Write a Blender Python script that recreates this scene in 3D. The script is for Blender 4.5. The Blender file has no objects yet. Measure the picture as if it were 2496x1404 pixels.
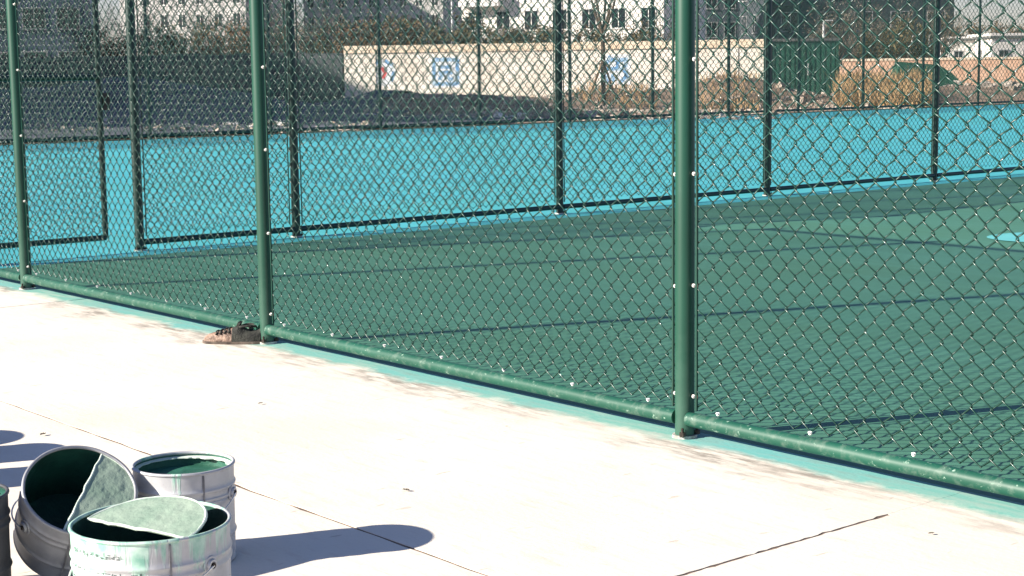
import bpy, math, random
import numpy as np
from mathutils import Vector, Matrix, noise

R = math.radians
# ------------------------------------------------------------------ camera, sky, sun, exposure
sc = bpy.context.scene
col = sc.collection
CAM_H = 1.27
FPX, PITCH, ROLL = 4005.9, 0.132308, -0.012783      # focal length in photo pixels, tilt down, roll
fw = Vector((0, math.cos(PITCH), -math.sin(PITCH)))
rt = Vector((1, 0, 0)); up = rt.cross(fw)
cR, sR = math.cos(ROLL), math.sin(ROLL)
rt2 = rt * cR + up * sR; up2 = up * cR - rt * sR
cd = bpy.data.cameras.new('camera'); cam = bpy.data.objects.new('camera', cd); col.objects.link(cam)
m = Matrix((rt2, up2, -fw)).transposed().to_4x4(); m.translation = (0, 0, CAM_H)
cam.matrix_world = m
cd.sensor_width = 36; cd.lens = 36 * FPX / 2496; cd.clip_start = 0.05; cd.clip_end = 5000
sc.camera = cam

SUN_EL, SH_AZ = R(25.7), R(18.7)                     # elevation; direction in which shadows fall
world = bpy.data.worlds.new('World'); sc.world = world; world.use_nodes = True
nt = world.node_tree; bg = nt.nodes['Background']
sky = nt.nodes.new('ShaderNodeTexSky'); sky.sky_type = 'NISHITA'; sky.sun_disc = False
sky.sun_elevation = SUN_EL; sky.sun_rotation = R(251.3)
sky.air_density = 1.0; sky.dust_density = 0.3; sky.ozone_density = 2.0
wb = nt.nodes.new('ShaderNodeVectorMath'); wb.operation = 'MULTIPLY'; wb.inputs[1].default_value = (1.02, .95, 1.18)   # camera white balance
nt.links.new(sky.outputs[0], wb.inputs[0]); nt.links.new(wb.outputs[0], bg.inputs[0]); bg.inputs[1].default_value = 0.05
sl = bpy.data.lights.new('sun', 'SUN'); sl.energy = 4.6; sl.angle = R(0.53); sl.color = (1.0, 0.92, 0.80)
sun = bpy.data.objects.new('sun', sl); col.objects.link(sun)
sd = Vector((math.cos(SH_AZ) * math.cos(SUN_EL), math.sin(SH_AZ) * math.cos(SUN_EL), -math.sin(SUN_EL)))
sun.rotation_euler = sd.to_track_quat('-Z', 'Y').to_euler(); sun.location = (-20, -8, 15)
vs = sc.view_settings
vs.view_transform = 'Standard'; vs.look = 'None'; vs.gamma = 1; vs.use_curve_mapping = False; vs.exposure = 1.35

# ------------------------------------------------------------------ helpers
AZ = 0.695098; A0 = Vector((0.59191, 5.57715, 0)); S = 2.7347
DB = Vector((math.cos(AZ), math.sin(AZ), 0)); DA = Vector((-math.sin(AZ), math.cos(AZ), 0))
UB, UC = 6.93, 25.4
def W(v, u, z=0.0): return A0 + DB * v + DA * u + Vector((0, 0, z))
def ray(x, y): return fw + rt2 * ((x - 1248) / FPX) - up2 * ((y - 702) / FPX)
def at(x, y, Y):                                     # a direction in the photo, met at the distance Y
    d = ray(x, y); return Vector((0, 0, CAM_H)) + d * (Y / d.y)
def gnd(x, y, z=0.0):
    d = ray(x, y); return Vector((0, 0, CAM_H)) + d * ((z - CAM_H) / d.z)

class MB:
    def __init__(s): s.v = []; s.f = []
    def add(s, vs_, fs):
        o = len(s.v); s.v += [tuple(p) for p in vs_]; s.f += [tuple(i + o for i in f) for f in fs]; return s
    def box(s, lo, hi, M=None):
        (a, b, c), (d, e, f) = lo, hi
        P = [(a, b, c), (d, b, c), (d, e, c), (a, e, c), (a, b, f), (d, b, f), (d, e, f), (a, e, f)]
        if M is not None: P = [M @ Vector(p) for p in P]
        return s.add(P, [(0, 3, 2, 1), (4, 5, 6, 7), (0, 1, 5, 4), (1, 2, 6, 5), (2, 3, 7, 6), (3, 0, 4, 7)])
    def tube(s, pts, rad, n=8, cap=True):
        pts = [Vector(p) for p in pts]
        if not isinstance(rad, (list, tuple)): rad = [rad] * len(pts)
        rings = []; ref = None
        for i, p in enumerate(pts):
            t = (pts[min(i + 1, len(pts) - 1)] - pts[max(i - 1, 0)]).normalized()
            if ref is None: ref = Vector((0, 0, 1)) if abs(t.z) < .9 else Vector((1, 0, 0))
            a = (ref - t * ref.dot(t)).normalized(); b = t.cross(a); ref = a
            rings.append([p + (a * math.cos(2 * math.pi * k / n) + b * math.sin(2 * math.pi * k / n)) * rad[i] for k in range(n)])
        V = [q for r_ in rings for q in r_]; F = []
        for i in range(len(pts) - 1):
            for k in range(n):
                F.append((i * n + k, i * n + (k + 1) % n, (i + 1) * n + (k + 1) % n, (i + 1) * n + k))
        if cap: F.append(tuple(range(n - 1, -1, -1))); F.append(tuple(range((len(pts) - 1) * n, len(pts) * n)))
        return s.add(V, F)
    def lathe(s, prof, n=48, a0=0.0, a1=2 * math.pi):
        full = abs(a1 - a0 - 2 * math.pi) < 1e-6; cnt = n if full else n + 1
        V = []; F = []; m_ = len(prof)
        for k in range(cnt):
            a = a0 + (a1 - a0) * k / n
            for r_, z in prof: V.append((r_ * math.cos(a), r_ * math.sin(a), z))
        for k in range(n):
            k2 = (k + 1) % cnt
            for i in range(m_ - 1):
                F.append((k * m_ + i, k2 * m_ + i, k2 * m_ + i + 1, k * m_ + i + 1))
        return s.add(V, F)
    def prism(s, poly, z0, z1):
        n = len(poly)
        V = [(x, y, z0) for x, y in poly] + [(x, y, z1) for x, y in poly]
        F = [tuple(range(n - 1, -1, -1)), tuple(range(n, 2 * n))] + [(i, (i + 1) % n, n + (i + 1) % n, n + i) for i in range(n)]
        return s.add(V, F)
    def mesh(s, name, mat_, smooth=False):
        me = bpy.data.meshes.new(name); me.from_pydata(s.v, [], s.f); me.update()
        if mat_: me.materials.append(mat_)
        if smooth:
            me.polygons.foreach_set('use_smooth', [True] * len(me.polygons))
            if smooth != 'all': me.set_sharp_from_angle(angle=R(40))
        return me
    def build(s, name, mat_, parent=None, smooth=False): return obj(name, s.mesh(name, mat_, smooth), parent)

def obj(name, me, parent=None):
    o = bpy.data.objects.new(name, me); col.objects.link(o)
    if parent is not None: o.parent = parent
    return o
def tag(o, label=None, cat=None, group=None, kind=None):
    if label: o['label'] = label
    if cat: o['category'] = cat
    if group: o['group'] = group
    if kind: o['kind'] = kind
    return o
def empty(name, loc=(0, 0, 0), rz=0.0):
    o = bpy.data.objects.new(name, None); col.objects.link(o); o.location = loc; o.rotation_euler = (0, 0, rz); return o
def copy_tree(o, parent=None):
    c = o.copy(); col.objects.link(c)
    if parent is not None: c.parent = parent
    for ch in list(o.children): copy_tree(ch, c)
    return c
def frame_obj(o):                                    # local x = into the court, local y = along the near fence
    o.location = A0; o.rotation_euler = (0, 0, AZ); return o

def mat(name, c1, c2=None, scale=5.0, rough=0.7, metal=0.0, bump=0.0, bscale=None, detail=6.0, mix=(0.35, 0.65), spec=0.5, stretch=None, coat=0.0):
    m_ = bpy.data.materials.new(name); m_.use_nodes = True
    n = m_.node_tree.nodes; l = m_.node_tree.links; b = n['Principled BSDF']
    b.inputs['Roughness'].default_value = rough; b.inputs['Metallic'].default_value = metal
    b.inputs['Specular IOR Level'].default_value = spec; b.inputs['Coat Weight'].default_value = coat
    tc = n.new('ShaderNodeTexCoord'); src = tc.outputs['Object']
    if stretch:
        mp = n.new('ShaderNodeMapping'); mp.inputs['Scale'].default_value = stretch; l.new(src, mp.inputs[0]); src = mp.outputs[0]
    if c2 is None: b.inputs['Base Color'].default_value = (*c1, 1)
    else:
        nz = n.new('ShaderNodeTexNoise'); nz.inputs['Scale'].default_value = scale; nz.inputs['Detail'].default_value = detail
        l.new(src, nz.inputs['Vector'])
        cr = n.new('ShaderNodeValToRGB'); cr.color_ramp.elements[0].position = mix[0]; cr.color_ramp.elements[1].position = mix[1]
        cr.color_ramp.elements[0].color = (*c1, 1); cr.color_ramp.elements[1].color = (*c2, 1)
        l.new(nz.outputs['Fac'], cr.inputs[0]); l.new(cr.outputs[0], b.inputs['Base Color'])
    if bump:
        nb = n.new('ShaderNodeTexNoise'); nb.inputs['Scale'].default_value = bscale or scale * 4; nb.inputs['Detail'].default_value = 8
        l.new(src, nb.inputs['Vector'])
        bp = n.new('ShaderNodeBump'); bp.inputs['Strength'].default_value = bump; bp.inputs['Distance'].default_value = 0.01
        l.new(nb.outputs['Fac'], bp.inputs['Height']); l.new(bp.outputs[0], b.inputs['Normal'])
    return m_
class NG:                                            # tiny helper for longer node trees
    def __init__(s, m_): s.n = m_.node_tree.nodes; s.l = m_.node_tree.links; s.b = s.n['Principled BSDF']
    def set(s, sock, v):
        if isinstance(v, (int, float)): sock.default_value = v
        elif isinstance(v, tuple): sock.default_value = (*v, 1) if len(v) == 3 else v
        else: s.l.new(v, sock)
    def noise(s, vec, scale, detail=6, rough=.5):
        n = s.n.new('ShaderNodeTexNoise'); n.inputs['Scale'].default_value = scale; n.inputs['Detail'].default_value = detail
        n.inputs['Roughness'].default_value = rough; s.l.new(vec, n.inputs['Vector']); return n.outputs['Fac']
    def math(s, op, a, b=0.0, clamp=False):
        n = s.n.new('ShaderNodeMath'); n.operation = op; n.use_clamp = clamp; s.set(n.inputs[0], a); s.set(n.inputs[1], b); return n.outputs[0]
    def mix(s, f, a, b):
        n = s.n.new('ShaderNodeMix'); n.data_type = 'RGBA'; s.set(n.inputs[0], f); s.set(n.inputs[6], a); s.set(n.inputs[7], b); return n.outputs[2]
    def ramp(s, v, p0, p1):
        n = s.n.new('ShaderNodeMapRange'); n.clamp = True; s.set(n.inputs[0], v); n.inputs[1].default_value = p0; n.inputs[2].default_value = p1; return n.outputs[0]
    def coord(s, scale=None):
        t = s.n.new('ShaderNodeTexCoord').outputs['Object']
        if scale:
            mp = s.n.new('ShaderNodeMapping'); mp.inputs['Scale'].default_value = scale; s.l.new(t, mp.inputs[0]); return mp.outputs[0]
        return t
    def sep(s, v): n = s.n.new('ShaderNodeSeparateXYZ'); s.l.new(v, n.inputs[0]); return n.outputs
    def bump(s, h, strength, dist=.01):
        n = s.n.new('ShaderNodeBump'); n.inputs['Strength'].default_value = strength; n.inputs['Distance'].default_value = dist
        s.l.new(h, n.inputs['Height']); s.l.new(n.outputs[0], s.b.inputs['Normal'])

# ------------------------------------------------------------------ materials
def concrete_material():
    m_ = bpy.data.materials.new('pale_concrete'); m_.use_nodes = True; g = NG(m_)
    c = g.coord(); x = g.sep(c)[0]
    big = g.noise(c, 1.3, 5); fine = g.noise(c, 60, 8); sw = g.noise(g.coord((6, 1.2, 1)), 4.0, 8, .65)
    base = g.mix(g.ramp(big, .3, .7), (.70, .635, .545), (.765, .715, .63))
    base = g.mix(g.math('MULTIPLY', g.ramp(sw, .55, .70), .45), base, (.55, .44, .37))
    base = g.mix(g.math('MULTIPLY', g.ramp(fine, .55, .8), .25), base, (.52, .47, .40))
    spot = g.noise(g.coord((1, 3, 1)), 9, 3, .4)
    base = g.mix(g.math('MULTIPLY', g.ramp(spot, .70, .74), .5), base, (.40, .33, .27))
    pat = g.noise(g.coord((1, .6, 1)), .8, 7, .68)
    base = g.mix(g.math('MULTIPLY', g.ramp(pat, .52, .68), .32), base, (.60, .475, .375))
    scr = g.noise(g.coord((30, 1.5, 1)), 3.0, 4, .5)
    base = g.mix(g.math('MULTIPLY', g.ramp(scr, .68, .74), .35), base, (.50, .39, .34))
    # dirty, trowelled edge of the coating and the cyan coating itself, along the near fence
    w1 = g.math('ADD', x, g.math('MULTIPLY', g.math('SUBTRACT', g.noise(g.coord((2, 2, 1)), 2.2, 8, .62), .5), .55))
    dirt = g.math('MULTIPLY', g.ramp(w1, -.30, -.14), g.math('ADD', g.math('MULTIPLY', g.ramp(sw, .42, .58), .85), .05))
    dirt = g.math('MULTIPLY', dirt, g.ramp(g.noise(g.coord((.5, 1, 1)), 1.1, 3, .5), .34, .54))
    base = g.mix(dirt, base, (.25, .22, .185))
    w2 = g.math('ADD', x, g.math('MULTIPLY', g.math('SUBTRACT', g.noise(c, 4.5, 9, .7), .5), .24))
    paint = g.math('MULTIPLY', g.ramp(w2, -.100, -.030), g.math('ADD', .72, g.math('MULTIPLY', g.ramp(sw, .62, .45), .28)))
    pc = g.mix(g.ramp(g.noise(c, 1.1, 3), .35, .65), (.19, .41, .33), (.15, .42, .39))
    base = g.mix(paint, base, pc)
    g.set(g.b.inputs['Base Color'], base); g.b.inputs['Roughness'].default_value = .85; g.b.inputs['Specular IOR Level'].default_value = .25
    g.bump(g.math('ADD', fine, g.math('MULTIPLY', sw, 1.5)), .25, .004); return m_
def coating(name, a, b_, rough):
    m_ = bpy.data.materials.new(name); m_.use_nodes = True; g = NG(m_); c = g.coord()
    big = g.noise(g.coord((1, .35, 1)), .9, 6, .6); fine = g.noise(c, 90, 6)
    base = g.mix(g.ramp(big, .3, .7), a, b_)
    base = g.mix(g.math('MULTIPLY', g.ramp(g.noise(c, .55, 4, .6), .4, .65), .6), base, (a[0] * 1.25, a[1] * 1.02, a[2] * .86))
    base = g.mix(g.math('MULTIPLY', g.ramp(g.noise(g.coord((9, .5, 1)), 1.0, 3, .5), .45, .7), .3), base, tuple(1.25 * q for q in b_))
    base = g.mix(g.math('MULTIPLY', g.ramp(g.noise(c, 3.0, 6, .7), .6, .75), .25), base, tuple(min(1, 1.35 * k + .02) for k in a))
    g.set(g.b.inputs['Base Color'], base); g.b.inputs['Roughness'].default_value = rough
    g.b.inputs['Specular IOR Level'].default_value = .35
    g.bump(fine, .2, .003); return m_
def tin_material(name, drip, base_a=(.40, .405, .42), base_b=(.54, .545, .56)):
    m_ = bpy.data.materials.new(name); m_.use_nodes = True; g = NG(m_)
    c = g.coord(); z = g.sep(c)[2]
    grime = g.noise(c, 14, 8, .6)
    base = g.mix(g.ramp(grime, .35, .7), base_a, base_b)
    st = g.noise(g.coord((26, 26, 1.6)), 1.0, 5, .6); st2 = g.noise(g.coord((7, 7, .9)), 1.0, 4, .5)
    k = g.math('ADD', g.math('MULTIPLY', st, .75), g.math('MULTIPLY', st2, .6))
    lim = g.math('ADD', g.math('SUBTRACT', k, g.math('MULTIPLY', g.sep(c)[0], .75)), g.math('MULTIPLY', g.math('SUBTRACT', z, .25), 1.1))
    dr = g.ramp(lim, drip, drip + .06)
    base = g.mix(dr, base, g.mix(g.ramp(g.noise(c, 30, 6), .35, .65), (.20, .42, .33), (.50, .66, .57)))
    rust = g.ramp(g.noise(c, 9, 8, .7), .66, .74)
    base = g.mix(g.math('MULTIPLY', rust, .7), base, (.14, .08, .05))
    g.set(g.b.inputs['Base Color'], base)
    g.set(g.b.inputs['Metallic'], g.math('MULTIPLY', g.math('SUBTRACT', 1.0, dr), .30))
    g.set(g.b.inputs['Roughness'], g.math('ADD', .42, g.math('MULTIPLY', grime, .3)))
    g.bump(g.math('ADD', dr, g.math('MULTIPLY', grime, .3)), .3, .003); return m_
def worn_green(name, a, worn, amount, rough=.38):
    m_ = bpy.data.materials.new(name); m_.use_nodes = True; g = NG(m_); c = g.coord()
    base = g.mix(g.ramp(g.noise(c, 2.0, 5), .3, .7), a, tuple(k * 1.35 for k in a))
    sp = g.ramp(g.noise(c, 38, 6, .75), amount, amount + .06); sp2 = g.ramp(g.noise(g.coord((3, 1, 3)), 7, 6, .7), amount - .10, amount + .06)
    zz = g.sep(c)[2]; dz = g.math('MULTIPLY', g.ramp(g.math('ADD', zz, g.math('MULTIPLY', g.noise(c, 12, 6, .7), .5)), .62, .20), .20 if name == 'green_post_paint' else 0.0)
    base = g.mix(dz, base, worn)
    base = g.mix(g.math('MULTIPLY', sp2, .55), base, tuple(k * .45 for k in worn)); base = g.mix(sp, base, worn)
    g.set(g.b.inputs['Base Color'], base); g.set(g.b.inputs['Roughness'], g.math('ADD', rough, g.math('MULTIPLY', sp, .3)))
    g.bump(sp, .25, .002); return m_

M = dict(
    concrete=concrete_material(),
    joint=mat('joint_dirt', (.07, .047, .034), (.26, .18, .13), 22, .95),
    court=coating('green_court_coating', (.046, .158, .106), (.064, .195, .138), .62),
    cyan=coating('cyan_court_coating', (.045, .33, .375), (.072, .41, .462), .6),
    spot=mat('cyan_paint', (.10, .42, .42), (.13, .47, .46), 4, .6),
    dirt=mat('brown_earth', (.13, .085, .055), (.30, .21, .145), 1.6, .95, bump=.6, bscale=6, detail=10),
    netting=mat('dark_dust_net', (.035, .043, .052), (.085, .098, .11), 1.1, .8, bump=.7, bscale=5, detail=9),
    post=worn_green('green_post_paint', (.0028, .047, .028), (.15, .27, .21), .74, .42),
    rail=worn_green('green_rail_paint', (.0055, .060, .038), (.26, .39, .31), .605, .5),
    wire=mat('green_coated_wire', (.003, .032, .021), (.005, .046, .031), 9, .30, coat=.1),
    darkpost=worn_green('dark_green_post_paint', (.004, .022, .017), (.10, .14, .12), .74, .4),
    bolt=mat('zinc_bolt', (.75, .75, .72), (.60, .60, .58), 60, .35, metal=.35),
    plate=mat('plastered_plate', (.62, .60, .56), (.30, .28, .25), 30, .8, bump=.5),
    nut=mat('dark_nut', (.03, .025, .02), (.08, .06, .05), 60, .6, metal=.5),
    tin=tin_material('dented_tin', .80), tin_drip=tin_material('tin_with_paint_runs', .63),
    tin_dark=tin_material('shade_toned_tin', 1.10, (.24, .245, .265), (.36, .365, .385)),  # darker copy of the tin, shade of the leaning bucket put into its colour
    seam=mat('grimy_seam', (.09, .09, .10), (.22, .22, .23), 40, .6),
    tin_black=tin_material('shade_black_tin', 1.2, (.05, .052, .058), (.10, .102, .11)),  # darkest tin copy, shade on the left edge bucket put into its colour
    inner=mat('dried_green_paint_shaded', (.006, .042, .032), (.012, .075, .055), 12, .5, bump=.3),  # shaded copy of the bucket lining, darkness of the inside put into the colour
    innerlit=mat('dried_green_paint_lit', (.012, .075, .05), (.035, .16, .11), 10, .5, bump=.3),  # lit copy of the same lining, sunlight put into the colour
    skin=mat('dried_pale_paint_skin', (.19, .28, .215), (.28, .36, .285), 11, .75, bump=.6, bscale=30, detail=9),
    skinedge=mat('paint_skin_edge', (.48, .58, .50), (.62, .69, .61), 30, .6),
    ink=mat('dark_print', (.05, .07, .07), (.10, .13, .12), 40, .7),
    yellow=mat('yellow_print', (.55, .52, .10), (.62, .60, .30), 30, .6),
    leather=mat('brown_worn_leather', (.085, .048, .033), (.34, .23, .17), 22, .6, bump=.5, mix=(.4, .6)),
    leather2=mat('dark_shoe_fabric', (.008, .009, .008), (.040, .042, .034), 26, .85, bump=.5),
    sole=mat('grey_rubber_sole', (.035, .025, .02), (.15, .115, .09), 24, .8),
    leaf=mat('dry_leaf', (.05, .04, .025), (.12, .09, .05), 40, .9),
    white=mat('white_render', (.62, .55, .47), (.76, .71, .64), .9, .9, bump=.1, detail=9),
    coping=mat('cream_coping', (.60, .46, .33), (.74, .64, .50), 3.0, .85),
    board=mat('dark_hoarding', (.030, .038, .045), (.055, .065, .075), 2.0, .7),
    blue=mat('blue_wall_paint', (.08, .24, .47), (.42, .54, .62), 5, .8, mix=(.42, .66), detail=9),
    pale=mat('pale_blue_wall_paint', (.58, .62, .66), (.66, .68, .70), 5, .8),
    red=mat('red_wall_paint', (.55, .05, .06), (.62, .10, .10), 8, .7),
    apart=mat('white_apartment_wall', (.72, .68, .62), (.80, .77, .72), .6, .85),
    grey=mat('grey_apartment_wall', (.34, .33, .32), (.46, .45, .43), .6, .85),
    stripe=mat('white_apartment_trim', (.62, .60, .57), (.70, .68, .65), 2, .8),
    slate=mat('shaded_slate_facade', (.052, .066, .082), (.085, .10, .12), .5, .7),  # shade of the building front is put into this dark colour
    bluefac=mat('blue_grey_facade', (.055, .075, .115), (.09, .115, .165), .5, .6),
    glass=mat('dark_window_glass', (.018, .022, .028), None, rough=.12),
    frame=mat('grey_window_frame', (.33, .33, .33), None, rough=.5),
    roofing=mat('roof_felt', (.10, .10, .10), (.16, .16, .155), 3, .9),
    container=mat('dark_green_sheet_metal', (.014, .088, .056), (.026, .125, .080), 2.5, .5),
    tarp=mat('green_tarpaulin', (.010, .068, .040), (.018, .095, .058), 3, .6, bump=.4),
    tanwall=mat('peach_brick_wall', (.45, .27, .18), (.62, .42, .30), 2.2, .9, bump=.4),
    bark=mat('grey_brown_bark', (.07, .05, .035), (.14, .105, .075), 18, .95, bump=.5),
    stake=mat('bare_timber', (.30, .21, .13), (.42, .31, .20), 12, .85),
    twig=mat('olive_dry_leaves', (.05, .043, .020), (.17, .135, .065), 1.4, .9),
    twig2=mat('brown_dry_leaves', (.085, .050, .026), (.23, .145, .075), 1.4, .9),
    twig3=mat('grey_bare_twigs', (.12, .11, .09), (.21, .19, .15), 1.4, .9),
    weed=mat('golden_dry_weeds', (.24, .15, .07), (.46, .31, .16), 2.0, .9),
    rock=mat('broken_rubble', (.20, .15, .115), (.50, .44, .38), 3.0, .95, bump=.5),
    chip=mat('white_broken_block', (.62, .58, .52), (.75, .72, .68), 6, .9),
    pole=mat('galvanised_pole', (.55, .55, .54), (.65, .65, .63), 3, .5, metal=.3),
    terr=mat('dusty_plain', (.16, .125, .095), (.26, .21, .165), .05, .95),
)

# ------------------------------------------------------------------ ground
def sheet(name, lo, hi, z, mt, nx=1, ny=1):
    b = MB(); V = []; F = []
    for j in range(ny + 1):
        for i in range(nx + 1): V.append((lo[0] + (hi[0] - lo[0]) * i / nx, lo[1] + (hi[1] - lo[1]) * j / ny, z))
    for j in range(ny):
        for i in range(nx): k = j * (nx + 1) + i; F.append((k, k + 1, k + nx + 2, k + nx + 1))
    b.add(V, F); return b.build(name, mt)
g0 = MB().add([(-1800, -1200, -.09), (1800, -1200, -.09), (1800, 2400, -.09), (-1800, 2400, -.09)], [(0, 1, 2, 3)]).build('ground', M['terr'])
tag(g0, kind='structure')

def fbm(x, y, s, o=0.0): return noise.fractal(Vector((x * s + o, y * s - o, o * .7)), 1.0, 2.0, 5)
def ridge(x, y, cx, cy, rx, ry, h):
    d = ((x - cx) / rx) ** 2 + ((y - cy) / ry) ** 2
    return h * math.exp(-d * 1.2)
def terrain(x, y):
    u = (Vector((x, y, 0)) - A0).dot(DA)
    k = min(1, max(0, (u - UC - .5) / 3.0))
    z = .10 * fbm(x, y, .25) + .05 * fbm(x, y, 1.1, 3)
    for a in MOUNDS: z += ridge(x, y, *a)
    return -.03 + k * max(-.1, z + .10 * min(1, max(0, ridge(x, y, 5, 52, 14, 8, 1))) * fbm(x, y, .9, 7))
MOUNDS = [(-12.5, 55, 5.0, 3.0, 1.05), (-4.0, 52, 2.4, 2.2, .50), (-1.0, 50.5, 3.2, 1.6, .55), (-17, 60, 6, 4, .8),
          (3.5, 54, 3.0, 2.6, .55), (7.6, 55, 2.0, 2.2, .9), (11.5, 54, 3, 2.4, .35), (16, 58, 4, 3, .5), (22, 62, 5, 4, .55), (27, 66, 6, 5, .6)]
def field(name, x0, x1, y0, y1, n, mt, lift=0.0, test=None):
    V = []; F = []; idx = {}
    nx = int((x1 - x0) / n); ny = int((y1 - y0) / n)
    for j in range(ny + 1):
        for i in range(nx + 1):
            x = x0 + i * n; y = y0 + j * n
            if (Vector((x, y, 0)) - A0).dot(DA) < UC + .02: continue
            if test and not test(x, y): continue
            idx[i, j] = len(V); V.append((x, y, terrain(x, y) + (lift + .045 * abs(fbm(x, y, 1.7, 11)) if lift else 0)))
    for (i, j) in idx:
        q = [(i, j), (i + 1, j), (i + 1, j + 1), (i, j + 1)]
        if all(c in idx for c in q): F.append(tuple(idx[c] for c in q))
    return MB().add(V, F).build(name, mt, smooth='all')
tag(field('dirt_field', -34, 52, 22, 112, .5, M['dirt']), kind='structure')
def net_zone(x, y):
    edge = -1.6 + 2.2 * fbm(x, y, .3, 5) - .30 * (y - 46)
    return x < edge and y < 64 and (Vector((x, y, 0)) - A0).dot(DA) > UC + .5 + .6 * abs(fbm(x, y, .6, 2))
tag(field('dust_net', -30, 4, 28, 64, .3, M['netting'], .05, net_zone), 'dark dust net spread over the shaded earth mounds behind the courts', 'dust net')

# concrete apron: cast slabs with open joints
JV, JU = -1.5, -1.09
base = MB().box((-14, -9, -.12), (.085, 16, -.0022)).build('concrete_apron', M['joint']); frame_obj(base); tag(base, kind='structure')
vb = [.085, JV, JV - 5.4, -14]; ub = [-9, JU, JU + 5.9, JU + 11.8, 16]
rng = random.Random(4)
def wavy(a, b_, n, amp, seed):
    return [(a + (b_ - a) * i / n, amp * noise.noise(Vector((seed, i * .9, 0))) + amp * .7 * noise.noise(Vector((seed, i * 2.7, 5)))) for i in range(n + 1)]
for i in range(3):
    for j in range(4):
        v1, v0 = vb[i], vb[i + 1]; u0, u1 = ub[j], ub[j + 1]; gp = .0055; n = 60
        a1 = -gp if i else 0
        poly = [(t, u0 + gp + w) for t, w in wavy(v0 + gp, v1 + a1, n, .007, 10 * i + j)]
        poly += [(v1 + a1 + (w if i else 0), t) for t, w in wavy(u0 + gp, u1 - gp, n, .007, 20 + 10 * i + j)][1:]
        poly += [(t, u1 - gp + w) for t, w in wavy(v1 + a1, v0 + gp, n, .007, 40 + 10 * i + j)][1:]
        poly += [(v0 + gp + w, t) for t, w in wavy(u1 - gp, u0 + gp, n, .007, 60 + 10 * i + j)][1:-1]
        MB().prism(poly, -.0019, 0).build('slab', M['concrete'], base)
MB().box((-.29, JU - .012, -.0019), (.084, JU + .012, -.0004)).build('joint_fill', M['concrete'], base)
ct = sheet('court_surface', (.087, -9), (24, UB - .30), -.002, M['court'], 12, 8); frame_obj(ct); tag(ct, kind='structure')
MB().box((.087, -9, -.1), (24, UB - .30, -.006)).build('court_base', M['joint'], ct)
cy = sheet('outer_court_surface', (-3, UB - .30), (70, UC), -.0015, M['cyan'], 12, 8); frame_obj(cy); tag(cy, kind='structure')
MB().box((-3, UB - .30, -.1), (70, UC, -.005)).build('court_base', M['joint'], cy)
MB().box((-3, UC, -.1), (70, UC + .10, .02)).build('edge_strip', M['joint'], cy)  # dark raised strip along the far edge of the cyan surface
ln = MB(); pts = []
for k in range(40):
    a = 2 * math.pi * k / 40; pts.append((.62 * math.cos(a), .42 * math.sin(a), 0))
ln.add(pts, [tuple(range(40))]); lo = ln.build('court_marking', M['spot']); p_ = gnd(2420, 583); lo.location = (p_.x + .6, p_.y + .05, .003); tag(lo, kind='structure')

# ------------------------------------------------------------------ chain-link fences
CELL = .0707
def chain_mesh(length, height, r=.0028, d=.0026, ns=4):
    nw = max(2, int(round(length / (CELL / 2)))); hx = length / nw; nk = int(height / (CELL / 2)); hz = height / nk
    ov = r * 1.2; de = .0030
    k = np.arange(nk)                                 # segments
    V = []; Fs = []; base_ = 0
    for i in range(nw):
        xa, xb = i * hx - ov, (i + 1) * hx + ov
        right = ((k + i) % 2 == 0)
        x_s = np.where(right, xa, xb); x_e = np.where(right, xb, xa)
        y = np.where(right, d, -d)
        P = np.zeros((2 * nk, 3))
        P[0::2] = np.stack([x_s, y, k * hz + de], 1); P[1::2] = np.stack([x_e, y, (k + 1) * hz - de], 1)
        rs = np.random.RandomState(i * 7 + nw); jx = np.repeat(rs.normal(0, .0016, nk + 1), 2)[1:-1]; P[:, 0] += jx; P[:, 2] += np.repeat(rs.normal(0, .0013, nk + 1), 2)[1:-1] + .0022 * math.sin(i * .37)
        P[:, 1] += .009 * np.sin(P[:, 2] * 2.1 + i * .11) * math.sin(math.pi * (i + .5) / nw)
        T = np.zeros_like(P); T[1:-1] = P[2:] - P[:-2]; T[0] = P[1] - P[0]; T[-1] = P[-1] - P[-2]
        T[:, 1] = 0; T /= np.linalg.norm(T, axis=1)[:, None] + 1e-9
        E1 = np.tile([0., 1., 0.], (len(P), 1)); E2 = np.cross(T, E1)
        ring = np.stack([P + r * (math.cos(a) * E1 + math.sin(a) * E2) for a in [2 * math.pi * q / ns for q in range(ns)]], 1)
        V.append(ring.reshape(-1, 3))
        idx = np.arange(len(P) - 1)[:, None] * ns + base_; q = np.arange(ns)[None, :]; q2 = (q + 1) % ns
        Fs.append(np.stack([idx + q, idx + q2, idx + ns + q2, idx + ns + q], 2).reshape(-1, 4)); base_ += len(P) * ns
    V = np.concatenate(V); F = np.concatenate(Fs)
    me = bpy.data.meshes.new('chain_link_mesh'); me.vertices.add(len(V)); me.vertices.foreach_set('co', V.ravel())
    me.loops.add(F.size); me.loops.foreach_set('vertex_index', F.ravel())
    me.polygons.add(len(F)); me.polygons.foreach_set('loop_start', np.arange(0, F.size, 4)); me.polygons.foreach_set('loop_total', np.full(len(F), 4))
    me.polygons.foreach_set('use_smooth', np.ones(len(F), bool)); me.update(calc_edges=True); me.materials.append(M['wire']); return me
FH = 3.0; PR = .0335
post_me = MB().lathe([(0, .004), (PR, .004), (PR, FH + .03), (PR * .9, FH + .05), (PR * .5, FH + .062), (0, FH + .065)], 24).mesh('post', M['post'], True)
plate_me = MB()
plate_me.prism([(.044 * (1 + .55 * noise.noise(Vector((k, 1, 0)))) * math.cos(2 * math.pi * k / 14), .044 * (1 + .55 * noise.noise(Vector((k, 4, 0)))) * math.sin(2 * math.pi * k / 14)) for k in range(14)], .0, .010)
plate_me = plate_me.mesh('base_plate', M['plate'])
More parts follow.
